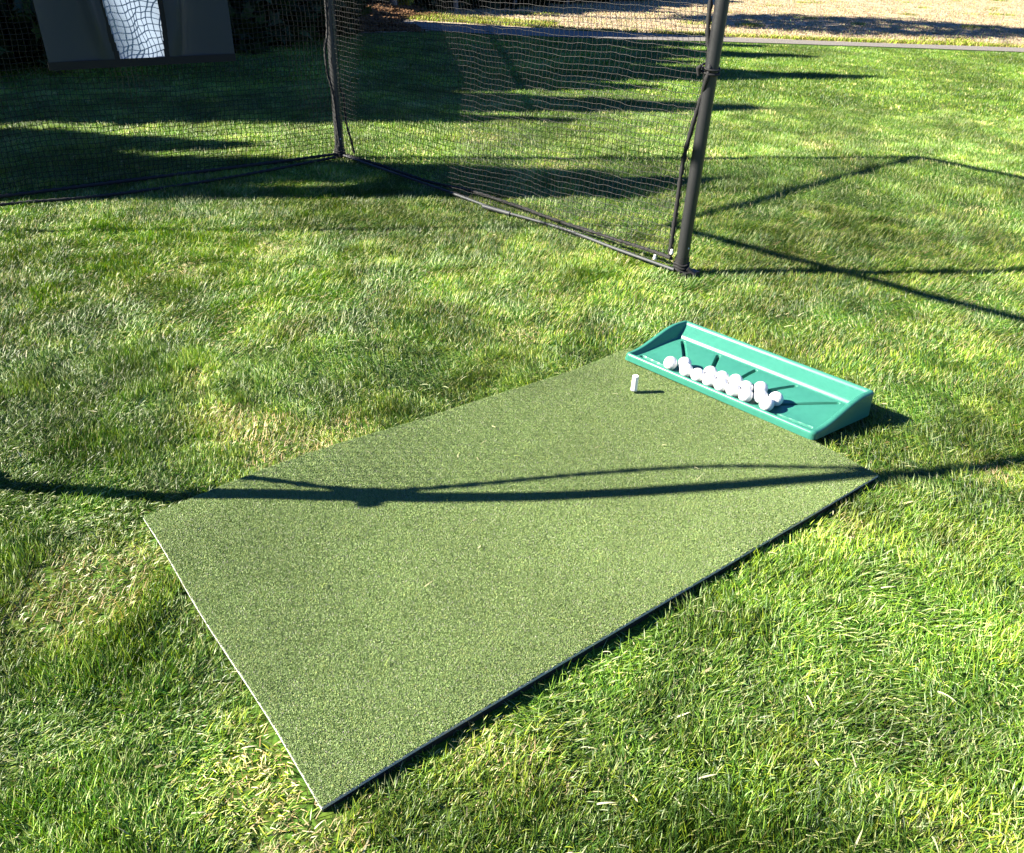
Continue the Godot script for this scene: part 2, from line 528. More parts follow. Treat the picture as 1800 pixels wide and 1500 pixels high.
func grass() -> void:
	var gm := vpaint(0.45, 0.45)
	gm.backlight_enabled = true
	gm.backlight = Color(0.66, 0.74, 0.26)
	var flow := noisef(0.55, 61)
	var flow2 := noisef(4.6, 62)
	var leanf := noisef(1.5, 63)
	var tone := noisef(0.8, 64)
	var tone2 := noisef(4.5, 65)
	var dry := noisef(1.7, 66)
	var root := thing("lawn_grass", "short green lawn grass with yellowed patches", "grass")
	root.set_meta("kind", "stuff")
	var green := [[0.37, GREEN], [0.26, DEEP], [0.18, LIME], [0.15, PALE], [0.04, STRAW]]
	var yellow := [[0.32, GREEN], [0.40, LIME], [0.18, PALE], [0.10, STRAW]]
	var straw := [[0.08, GREEN], [0.18, LIME], [0.24, PALE], [0.50, STRAW]]
	# [nearest and farthest distance, clumps per square metre, blades, clump radius, blade length, blade width, widening sideways]
	for zone in [[0.25, 2.35, 2300, 44, 0.027, 0.032, 0.00175, 0.75, 3], [2.35, 4.3, 1700, 44, 0.034, 0.029, 0.0018, 0.8, 3], [4.3, 7.6, 800, 54, 0.050, 0.031, 0.0024, 1.0, 2], [7.6, 14.2, 240, 66, 0.09, 0.034, 0.0038, 1.5, 2]]:
		var kinds := []
		for lean in [0.25, 0.65, 1.0]: kinds.append(clump(zone[3], zone[4], zone[5], zone[6], lean, green, zone[8]))
		for lean in [0.3, 0.8]: kinds.append(clump(zone[3], zone[4], zone[5] * 0.9, zone[6], lean, yellow, zone[8]))
		for lean in [0.75, 1.2]: kinds.append(clump(int(zone[3] * 0.7), zone[4], zone[5] * 0.7, zone[6], lean, straw, zone[8]))
		var where := []
		var tint := []
		for k in kinds:
			where.append([])
			tint.append(PackedColorArray())
		var cell: float = 1.0 / sqrt(zone[2])
		for i in range(int(-zone[1] / cell) - 1, int(-0.1 / cell)):
			var z0 := (i + 0.5) * cell
			var half: float = 0.72 * (0.55 + absf(z0)) + zone[7]
			for j in range(int(-half / cell), int(half / cell)):
				var x := (j + rng.randf()) * cell
				var z := z0 + rng.randf_range(-0.5, 0.5) * cell
				var far := Vector2(x * 0.6, z).length()
				var edge: float = 0.10 * sin(x * 9.0) * zone[1] / 4.0
				if far < zone[0] + (0.10 * sin(x * 9.0) * zone[0] / 4.0 if zone[0] > 1.0 else 0.0) or far >= zone[1] + edge: continue
				if z < -11.7 and (x < -1.4 or z < -12.25 - 0.06 * x): continue
				if z < -7.0 and x < -5.7 - (z + 8.3) * 0.9: continue
				var st := mat_st(Vector3(x, 0, z))
				var ds := (absf(st.x - 0.5) - 0.5) * 0.874
				var dt := (absf(st.y - 0.5) - 0.5) * 1.522
				var out_of_mat := maxf(ds, dt)
				var pad: float = zone[4] * (0.34 + 0.35 * tone2.get_noise_2d(x * 4.0, z * 4.0)) + (0.002 if st.x > 0.9 and ds > dt else 0.0)
				if out_of_mat < pad: continue
				var tv := Vector3(x, 0, z) - TRAY
				var tw := tv.dot(TRAY_ACROSS)
				var tu := tv.dot(TRAY_U) - 0.16 * tw
				if tu > -0.02 and tu < TL + 0.015 and tw > -0.02 and tw < TD + 0.015: continue
				var dd := dead_at(x, z)
				var yl: float = dd + 0.8 * maxf(0.0, dry.get_noise_2d(x * 1.6, z * 1.6) - 0.04 + 0.25 * tone2.get_noise_2d(x, z))
				var pick := rng.randf() * 0.5 + leanf.get_noise_2d(x * 1.3, z * 1.3) + 0.18
				var which := 0 if pick < 0.15 else 1 if pick < 0.45 else 2
				var r := rng.randf()
				if yl > 0.46 + r * 0.5: which = 5 if r < 0.5 else 6
				elif yl > 0.12 + r * 0.45: which = 3 if pick < 0.35 else 4
				var yaw := 2.4 * flow.get_noise_2d(x, z) + 1.7 * flow2.get_noise_2d(x, z) - 0.9 + rng.randf_range(-0.5, 0.5)
				if rng.randf() < 0.2: yaw += rng.randf_range(-2.5, 2.5)
				var s := 1.0 + 0.45 * tone.get_noise_2d(x * 2.0 + 9.0, z * 2.0) + 0.8 * tone2.get_noise_2d(x * 1.2 + 20.0, z * 1.2) + rng.randf_range(-0.12, 0.15)
				if out_of_mat < 0.06: s *= 0.8
				var m := clampf(0.96 + 0.8 * tone.get_noise_2d(x, z) + 0.75 * tone2.get_noise_2d(x, z), 0.62, 1.65)
				var yw := clampf(yl, 0.0, 1.0)
				where[which].append(Transform3D(Basis(Vector3.UP, -yaw).scaled(Vector3(1, s, 1)), Vector3(x, 0.004, z)))
				tint[which].append(Color(m * (1.0 + 0.22 * yw), m * (1.0 + 0.10 * yw), m * (1.0 + 0.2 * yw)))
		for k in kinds.size():
			if where[k].size(): many("grass_blades", kinds[k], gm, where[k], tint[k], root)

func dead_blades() -> void:
	# broad dead blades that lie bleached on top of the lawn
	var kinds := []
	for v in 3:
		var b := MB.new()
		b.col = [Color(0.40, 0.39, 0.24), Color(0.36, 0.31, 0.16), Color(0.34, 0.38, 0.19)][v]
		blade(b, Vector3.ZERO, 0.0, [0.042, 0.030, 0.050][v], [0.0040, 0.0060, 0.0036][v], 1.25, [0.5, 0.35, 0.7][v], 4)
		kinds.append(b.mesh())
	var where := [[], [], []]
	var tint := [PackedColorArray(), PackedColorArray(), PackedColorArray()]
	for k in 1500:
		var z := -0.45 - 4.4 * pow(rng.randf(), 1.3)
		var x := rng.randf_range(-1.0, 1.0) * (0.7 * (0.55 - z) + 0.3)
		var st := mat_st(Vector3(x, 0, z))
		if absf(st.x - 0.5) < 0.52 and absf(st.y - 0.5) < 0.52: continue
		var tw := (Vector3(x, 0, z) - TRAY).dot(TRAY_ACROSS)
		var tu := (Vector3(x, 0, z) - TRAY).dot(TRAY_U) - 0.16 * tw
		if tu > -0.05 and tu < TL + 0.05 and tw > -0.05 and tw < TD + 0.05: continue
		var v := rng.randi_range(0, 2)
		where[v].append(Transform3D(Basis.from_euler(Vector3(rng.randf_range(-0.3, 0.3), rng.randf() * TAU, rng.randf_range(-0.2, 0.5))).scaled(Vector3.ONE * rng.randf_range(0.30, 0.75)), Vector3(x, rng.randf_range(0.008, 0.021), z)))
		tint[v].append(Color.WHITE * rng.randf_range(0.7, 1.1))
	var root := thing("dead_grass_blades", "bleached dead grass blades strewn over the green lawn", "grass")
	root.set_meta("kind", "stuff")
	for v in 3: many("grass_blades", kinds[v], vpaint(0.6, 0.4), where[v], tint[v], root)

func dry_grass() -> void:
	var gm := vpaint(0.7, 0.3)
	gm.backlight_enabled = true
	gm.backlight = Color(0.5, 0.45, 0.3)
	var root := thing("dry_grass", "sparse dry tan grass on the field, with a green edge along the path", "grass")
	root.set_meta("kind", "stuff")
	var tan := clump(34, 0.14, 0.06, 0.010, 0.9, [[0.60, Color(0.41, 0.335, 0.245)], [0.30, Color(0.37, 0.30, 0.215)], [0.1, PALE]], 2)
	var edge := clump(34, 0.11, 0.07, 0.009, 0.5, [[0.5, Color(0.09, 0.13, 0.02)], [0.3, LIME], [0.2, Color(0.34, 0.30, 0.10)]], 2)
	var nz := noisef(0.35, 90)
	var wt := []; var ct := PackedColorArray()
	var we := []; var ce := PackedColorArray()
	for k in 26000:
		var z := -13.6 - 26.0 * pow(rng.randf(), 1.4)
		var x := rng.randf_range(-3.0, 9.0 + absf(z) * 0.6)
		var top := -13.36 - 0.004 * x * x if x > 0.6 else -13.62 - 0.22 * (0.6 - x)
		if z > top - 0.10 or x < -2.0 - (z + 14.0) * 0.0 or x < -2.2 - (z + 15.3) * 0.65: continue
		var into := top - z
		var b := Basis(Vector3.UP, rng.randf() * TAU)
		var n := nz.get_noise_2d(x, z * 2.0)
		if into < 0.30 + 0.2 * n or n > 0.5 or (x < 0.4 and into < 1.4 + n):
			we.append(Transform3D(b, Vector3(x, 0.0, z)))
			ce.append(Color.WHITE * rng.randf_range(0.8, 1.3))
		elif rng.randf() < 0.7:
			wt.append(Transform3D(b.scaled(Vector3(1, 0.7, 1)), Vector3(x, 0.0, z)))
			ct.append(Color.WHITE * rng.randf_range(0.8, 1.15))
	many("grass_blades", tan, gm, wt, ct, root)
	many("grass_blades", edge, gm, we, ce, root)

# ------------------------------------------------------------------ mat
func mat_slab(low: Callable, high: Callable, grow: float, cells_s := 24, cells_t := 40) -> ArrayMesh:
	var b := MB.new()
	var top := []
	for i in cells_s + 1:
		for j in cells_t + 1:
			var s := float(i) / cells_s
			var t := float(j) / cells_t
			var p := mat_point(0.5 + (s - 0.5) * (1.0 + grow / 0.437), 0.5 + (t - 0.5) * (1.0 + grow / 0.761))
			top.append(b.pt(Vector3(p.x, high.call(s, t), p.z), Vector3.UP))
	for i in cells_s:
		for j in cells_t:
			var a := i * (cells_t + 1) + j
			b.quad(top[a], top[a + 1], top[a + cells_t + 2], top[a + cells_t + 1])
	var ring := []
	for i in cells_s: ring.append([float(i) / cells_s, 0.0])
	for j in cells_t: ring.append([1.0, float(j) / cells_t])
	for i in cells_s: ring.append([1.0 - float(i) / cells_s, 1.0])
	for j in cells_t: ring.append([0.0, 1.0 - float(j) / cells_t])
	for k in ring.size():
		var ps := []
		for q in [ring[k], ring[(k + 1) % ring.size()]]:
			var p := mat_point(0.5 + (q[0] - 0.5) * (1.0 + grow / 0.437), 0.5 + (q[1] - 0.5) * (1.0 + grow / 0.761))
			ps.append(Vector3(p.x, low.call(q[0], q[1]), p.z))
			ps.append(Vector3(p.x, high.call(q[0], q[1]), p.z))
		var nn: Vector3 = (ps[2] - ps[0]).cross(Vector3.UP).normalized()
		var mid := mat_point(0.5, 0.5)
		if nn.dot(ps[0] - mid) < 0: nn = -nn
		var a := b.pt(ps[0], nn); var c := b.pt(ps[1], nn); var d := b.pt(ps[3], nn); var e := b.pt(ps[2], nn)
		b.quad(a, c, d, e)
	return b.mesh()

func mat() -> void:
	var m := thing("hitting_mat", "large rectangular artificial turf golf mat lying on the lawn", "golf mat")
	obj("foam_base", mat_slab(func(_s, _t): return 0.0, func(s, t): return mat_lift(s, t) - 0.0095, -0.003), paint(lin(0.012, 0.013, 0.014), 0.7), m)
	obj("backing_edge", mat_slab(func(s, t): return mat_lift(s, t) - 0.0095, func(s, t): return mat_lift(s, t) - 0.0042, 0.0), paint(lin(0.50, 0.50, 0.47), 0.6), m)
	# turf: short curled fibres, laid as small squares of pile
	var fm := vpaint(0.5, 0.4)
	fm.backlight_enabled = true
	fm.backlight = Color(0.5, 0.5, 0.3)
	var tones := [Color(0.180, 0.268, 0.086), Color(0.232, 0.328, 0.114), Color(0.118, 0.184, 0.056), Color(0.37, 0.41, 0.14), Color(0.33, 0.30, 0.29)]
	var squares := []
	for v in 3:
		var b := MB.new()
		for k in 6200:
			var pick := rng.randf()
			var c: Color = tones[0] if pick < 0.40 else tones[1] if pick < 0.70 else tones[2] if pick < 0.86 else tones[3] if pick < 0.95 else tones[4]
			var f := rng.randf_range(0.8, 1.25)
			b.col = Color(c.r * f, c.g * f, c.b * f)
			var at := Vector3(rng.randf_range(-0.040, 0.040), -0.0035, rng.randf_range(-0.040, 0.040))
			blade(b, at, rng.randf() * TAU, rng.randf_range(0.0034, 0.0048), rng.randf_range(0.0008, 0.0013), rng.randf_range(0.15, 0.8), rng.randf_range(0.2, 1.3), 2)
		squares.append(b.mesh())
	var where := [[], [], []]
	var tint := [PackedColorArray(), PackedColorArray(), PackedColorArray()]
	var nz := noisef(2.2, 111)
	var ns := 12
	var nt := 20
	for i in ns:
		for j in nt:
			var s := (i + 0.5) / ns
			var t := (j + 0.5) / nt
			var p := mat_point(s, t)
			var hs := 0.5 / ns
			var ht := 0.5 / nt
			var ax := (mat_point(s + hs, t) - mat_point(s - hs, t)) / 0.08
			var az := (mat_point(s, t + ht) - mat_point(s, t - ht)) / 0.08
			ax.y = (mat_lift(s + hs, t) - mat_lift(s - hs, t)) / 0.08
			az.y = (mat_lift(s, t + ht) - mat_lift(s, t - ht)) / 0.08
			var basis := Basis(ax, Vector3.UP, az)
			basis = basis * Basis(Vector3.UP, PI / 2 * rng.randi_range(0, 3))
			var k := rng.randi_range(0, 2)
			where[k].append(Transform3D(basis, Vector3(p.x, mat_lift(s, t), p.z)))
			var g := 1.0 + 0.18 * nz.get_noise_2d(p.x, p.z)
			tint[k].append(Color(g, g, g))
	for k in 3: many("turf_pile", squares[k], fm, where[k], tint[k], m)
	obj("turf_backing", mat_slab(func(s, t): return mat_lift(s, t) - 0.0041, func(s, t): return mat_lift(s, t) - 0.0030, -0.002), paint(lin(0.15, 0.22, 0.075), 0.9), m)

# ------------------------------------------------------------------ net cage
func pole_path(base: Vector3, mid: Vector3, top: Vector3) -> PackedVector3Array:
	var out_p := PackedVector3Array()
	for k in 17:
		var t := k / 16.0
		var h := t * TALL
		out_p.append(base + Vector3(0, h, 0) + mid * (4.0 * t * (1.0 - t)) + top * t * t)
	return out_p

func at_height(path: PackedVector3Array, y: float) -> Vector3:
	for k in path.size() - 1:
		if path[k + 1].y >= y: return path[k].lerp(path[k + 1], (y - path[k].y) / (path[k + 1].y - path[k].y))
	return path[-1]

func netting(corner: Callable, wide: float, tall: float, outward: Vector3, sd: int, parent: Node, mat: Material, thick := 0.00105, mesh_size := 0.0245, called := "netting") -> void:
	# corner(a, b) gives the even surface; the threads wander and sag on it
	var nz := noisef(1.1, sd)
	var fine := noisef(9.0, sd + 1, 2)
	var cols := int(wide / mesh_size)
	var rows := int(tall / mesh_size)
	var grid := PackedVector3Array()
	for j in rows + 1:
		for i in cols + 1:
			var a := float(i) / cols
			var c := float(j) / rows
			var p: Vector3 = corner.call(a, c)
			var loose := sin(PI * clampf(a, 0.02, 0.98))
			p += outward * (0.075 * nz.get_noise_2d(a * wide, c * tall) * loose + 0.006 * fine.get_noise_2d(i * 0.04 * 9.0, j * 0.03))
			p.y += 0.012 * nz.get_noise_2d(a * wide * 2.0 + 40.0, c * tall) + 0.004 * fine.get_noise_2d(i * 0.05, j * 0.05 + 70.0)
			p += outward.cross(Vector3.UP) * (0.010 * nz.get_noise_2d(a * wide * 1.5 + 80.0, c * tall * 2.0) + 0.004 * fine.get_noise_2d(i * 0.05 + 30.0, j * 0.05))
			p.y = maxf(p.y, 0.012)
			grid.append(p)
	var b := MB.new()
	var across := outward.cross(Vector3.UP).normalized()
	for way in 2:
		for m in (rows + 1 if way == 0 else cols + 1):
			var ringlast := -1
			var cnt := cols + 1 if way == 0 else rows + 1
			for k in cnt:
				var p := grid[m * (cols + 1) + k] if way == 0 else grid[k * (cols + 1) + m]
				var s1 := Vector3.UP if way == 0 else across
				var first := b.v.size()
				for q in 3:
					var an := TAU * q / 3.0 + 0.5
					var d := s1 * cos(an) + outward * sin(an)
					b.pt(p + d * thick, d)
				if ringlast >= 0:
					for q in 3:
						b.quad(ringlast + q, ringlast + (q + 1) % 3, first + (q + 1) % 3, first + q)
				ringlast = first
	var o := obj(called, b.mesh(), mat, parent)
	o.set_meta("kind", "stuff")

func rope(points: Array, radius: float, parent: Node, mat: Material, called := "rope", twist := true) -> void:
	var c := Curve3D.new()
	c.bake_interval = 0.012
	for k in points.size():
		var t: Vector3 = (points[mini(k + 1, points.size() - 1)] - points[maxi(k - 1, 0)]) / 6.0
		c.add_point(points[k], -t, t)
	var pts := c.get_baked_points()
	var radii := []
	for k in pts.size(): radii.append(radius * (1.0 + (0.22 * sin(k * 1.3) if twist else 0.0)))
	var b := MB.new()
	b.tube(pts, radii, 8)
	obj(called, b.mesh(), mat, parent)

func cage() -> void:
	var g := thing("golf_net_cage", "black practice net cage of poles and netting behind the mat", "golf net")
	var pm := paint(lin(0.022, 0.023, 0.025), 0.42, 0.5)
	var cm := paint(lin(0.012, 0.012, 0.013), 0.6)
	var nm := paint(lin(0.012, 0.012, 0.013), 0.46, 0.42)
	var rm := paint(lin(0.012, 0.012, 0.013), 0.8)
	var far := pole_path(FAR, Vector3(0.0, 0, -0.02), Vector3(-0.06, 0, -0.20))
	var near := pole_path(NEAR, Vector3(0.0, 0, 0.01), Vector3(0.02, 0, -0.02))
	var far_l := pole_path(FAR_L, Vector3.ZERO, Vector3(0, 0, -0.10))
	var near_l := pole_path(NEAR_L, Vector3(0.0, 0, 0.222), Vector3(0.06, 0, -0.27))
	for set_of in [[far, 0.026], [near, 0.0245], [far_l, 0.012], [near_l, 0.0195]]:
		var path: PackedVector3Array = set_of[0]
		var r: float = set_of[1]
		var b := MB.new()
		b.tube(path, r, 20)
		var p := obj("pole", b.mesh(), pm, g)
		var c := MB.new()
		c.tube(PackedVector3Array([path[0] + Vector3(0, -0.01, 0), path[0] + Vector3(0, 0.075, 0), path[0] + Vector3(0, 0.08, 0)]), [r + 0.004, r + 0.004, r + 0.0015], 20)
		obj("sleeve", c.mesh(), cm, p)
		for h in [0.028, 0.040, 0.052]:
			var w := MB.new()
			var loop := PackedVector3Array()
			for k in 19: loop.append(path[0] + Vector3(cos(TAU * k / 18.0) * (r + 0.006), h + 0.004 * sin(k * 1.1), sin(TAU * k / 18.0) * (r + 0.006)))
			w.tube(loop, 0.004, 6)
			obj("cord_wrap", w.mesh(), rm, p)
		var screw := MB.new()
		screw.lathe([[0.0, 0.0], [0.004, 0.0], [0.004, 0.002], [0.0, 0.003]], 10)
		var sc := obj("screw", screw.mesh(), paint(lin(0.5, 0.5, 0.5), 0.3), p)
		sc.transform = Transform3D(Basis(Vector3.RIGHT, PI / 2), path[0] + Vector3(r * 0.55, 0.12, r * 0.84))
	# stake plate and knot at the right pole's foot
	var st := MB.new()
	st.box(NEAR + Vector3(0.035, 0.015, 0.02), Vector3(0.07, 0.022, 0.035), Basis(Vector3.UP, 0.5))
	st.tube(PackedVector3Array([NEAR + Vector3(0.02, 0.04, 0.03), NEAR + Vector3(0.05, 0.02, 0.035), NEAR + Vector3(0.04, -0.01, 0.05)]), 0.009, 8)
	obj("foot_bracket", st.mesh(), cm, g)
	for t in [[far[-1], far_l[-1]], [far_l[-1], near_l[-1]], [near_l[-1], near[-1]], [near[-1], far[-1]]]:
		var b := MB.new()
		b.tube(PackedVector3Array([t[0], t[0].lerp(t[1], 0.5) - Vector3(0, 0.02, 0), t[1]]), 0.027, 12)
		obj("top_bar", b.mesh(), pm, g)
	# grey ground bar along the right side
	var bar := paint(lin(0.045, 0.050, 0.055), 0.6)
	var bp := [FAR + Vector3(0.03, 0.030, 0.03), Vector3(-0.89, 0.028, -4.66), Vector3(-0.40, 0.030, -4.15), Vector3(-0.11, 0.030, -3.83), Vector3(0.19, 0.026, -3.60), Vector3(0.42, 0.028, -3.33), NEAR + Vector3(-0.03, 0.030, 0.02)]
	for seg in [[0, 4], [3, 7]]:
		rope(bp.slice(seg[0], seg[1]), 0.0065, g, bar, "ground_bar", false)
	var jn := MB.new()
	jn.tube(PackedVector3Array([bp[3] - (bp[4] - bp[3]) * 0.25, bp[3] + (bp[4] - bp[3]) * 0.2]), 0.0095, 12)
	obj("bar_joint", jn.mesh(), bar, g)
	for q in [Vector3(0.555, 0.055, -3.17), Vector3(0.612, 0.095, -3.125)]:
		var w := MB.new()
		w.lathe([[0.0, -0.012], [0.007, -0.010], [0.008, 0.0], [0.004, 0.004], [0.006, 0.010], [0.0, 0.012]], 10, q)
		obj("clip", w.mesh(), paint(lin(0.7, 0.7, 0.68), 0.4), g)
	# netting: side and back, left and top
	var rope_edge := func(c: float) -> float:      # how far the side net's free edge stands in from the right pole
		var y := c * TALL
		return 0.045 * smoothstep(0.76, 0.45, y) + 0.042 * smoothstep(0.78, 0.95, y) * smoothstep(2.45, 1.6, y)
	var e := (NEAR - FAR).normalized()
	var side := func(a: float, c: float) -> Vector3:
		var lo := FAR.lerp(NEAR, a)
		var p := at_height(far, c * TALL * 0.999).lerp(at_height(near, c * TALL * 0.999), a)
		var droop := 0.03 * a * (1.0 - c) 
		return p - e * rope_edge.call(c) * a + Vector3(0, droop, 0) + (lo - p) * 0.0
	netting(side, 2.45, TALL, e.cross(Vector3.UP).normalized(), 200, g, nm)
	var d := (FAR - FAR_L).normalized()
	var back := func(a: float, c: float) -> Vector3:
		var p := at_height(far_l, c * TALL * 0.999).lerp(at_height(far, c * TALL * 0.999), a)
		return p + d.cross(Vector3.UP) * (-0.10 * pow(1.0 - c, 8.0) * sin(PI * a))
	netting(back, 2.57, TALL, d.cross(Vector3.UP).normalized(), 300, g, nm, 0.0015)
	var left := func(a: float, c: float) -> Vector3:
		return at_height(far_l, c * TALL * 0.999).lerp(at_height(near_l, c * TALL * 0.999), a)
	netting(left, 2.45, TALL, e.cross(Vector3.UP).normalized(), 400, g, nm, 0.0011, 0.0245)
	var roof := func(a: float, c: float) -> Vector3:
		return far_l[-1].lerp(far[-1], a).lerp(near_l[-1].lerp(near[-1], a), c) - Vector3(0, 0.10 * sin(PI * a) * sin(PI * c), 0)
	netting(roof, 2.57, 2.45, Vector3(0.02, 1, 0).normalized(), 500, g, nm, 0.0011, 0.0245)
	# edge ropes
	var rp := []
	for y in [2.4, 1.8, 1.3, 1.05, 0.9, 0.80]:
		rp.append(at_height(near, y) - e * (rope_edge.call(y / TALL) * 0.9 + 0.016) + Vector3(0, 0, 0.022))
	rp.append(at_height(near, 0.75) - e * 0.010 + Vector3(-0.01, 0, 0.034))
	for y in [0.69, 0.6, 0.45, 0.3, 0.18, 0.07]:
		rp.append(at_height(near, y) - e * (rope_edge.call(y / TALL) + 0.014) + Vector3(-0.006, 0, 0.016))
	rope(rp, 0.0085, g, rm)
	var lp := []
	for y in [2.4, 1.8, 1.5, 1.2, 1.0, 0.8]: lp.append(at_height(near_l, y) + Vector3(0.0, 0, -0.018 - 0.075 * sin(PI * clampf((y - 0.70) / 0.80, 0, 1))))
	lp.append(at_height(near_l, 0.71) + Vector3(0.0, 0, -0.026))
	for q in [[0.62, 0.03], [0.54, 0.05], [0.47, 0.065], [0.41, 0.045], [0.37, 0.018]]: lp.append(at_height(near_l, q[0]) + Vector3(0, 0, -q[1]))
	rope(lp, 0.0085, g, rm)
	for k in [[near, 0.765, 0.026], [near_l, 0.675, 0.022]]:
		for dy in [0.0, 0.014]:
			var loop := PackedVector3Array()
			var c: Vector3 = at_height(k[0], k[1] + dy)
			for i in 21: loop.append(c + Vector3(cos(TAU * i / 20.0) * (k[2] + 0.006) - 0.004, 0.008 * cos(TAU * i / 20.0 + 2.0), sin(TAU * i / 20.0) * (k[2] + 0.006)))
			var w := MB.new()
			w.tube(loop, 0.0042, 8)
			obj("tie", w.mesh(), rm, g)
		var kn := MB.new()
		kn.tube(PackedVector3Array([at_height(k[0], k[1] - 0.012) + Vector3(-0.045, 0, 0.012), at_height(k[0], k[1] + 0.012) + Vector3(-0.05, 0, 0.016), at_height(k[0], k[1] + 0.022) + Vector3(-0.044, 0, 0.022)]), [0.006, 0.010, 0.005], 8)
		obj("knot", kn.mesh(), rm, g)
		if k[0] == near_l:
			var kb := MB.new()
			kb.lathe([[0.0, -0.020], [0.009, -0.015], [0.013, 0.0], [0.009, 0.014], [0.0, 0.018]], 12, at_height(near_l, 0.675) + Vector3(0, 0, 0.030))
			obj("knot", kb.mesh(), rm, g)
	# far corner: slack ropes on both sides of the pole
	var fl := []
	for q in [[-0.028, 1.5], [-0.026, 0.9], [-0.03, 0.68], [-0.052, 0.60], [-0.048, 0.48], [-0.022, 0.36], [-0.012, 0.2], [0.0, 0.03]]: fl.append(at_height(far, q[1]) + d * q[0] + Vector3(0.01, 0, 0.02))
	rope(fl, 0.007, g, rm)
	var fr := []
	for q in [[0.03, 1.5], [0.035, 0.9], [0.03, 0.62], [0.03, 0.42], [0.055, 0.33], [0.06, 0.2], [0.085, 0.10], [0.10, 0.025]]: fr.append(at_height(far, q[1]) + d * q[0] + Vector3(0, 0, 0.02))
	rope(fr, 0.0065, g, rm)
	# bottom ropes
	rope([FAR + Vector3(0.02, 0.03, 0.0), Vector3(-0.84, 0.028, -4.66), Vector3(-0.50, 0.022, -4.34), Vector3(-0.26, 0.04, -4.12), Vector3(-0.05, 0.035, -3.93), Vector3(0.18, 0.034, -3.68), Vector3(0.38, 0.05, -3.43), Vector3(0.55, 0.055, -3.25), NEAR + Vector3(-0.045, 0.07, 0.0)], 0.0075, g, rm)
	rope([FAR + Vector3(-0.01, 0.035, 0.02), Vector3(-1.5, 0.03, -4.50), Vector3(-1.95, 0.03, -4.13), Vector3(-2.4, 0.032, -3.75), FAR_L + Vector3(0, 0.04, 0)], 0.0085, g, rm)
	rope([FAR + Vector3(-0.01, 0.03, 0.08), Vector3(-1.45, 0.022, -4.36), Vector3(-1.75, 0.022, -4.05), Vector3(-2.05, 0.024, -3.80), Vector3(-2.40, 0.03, -3.58), Vector3(-2.9, 0.03, -3.15)], 0.0075, g, rm)

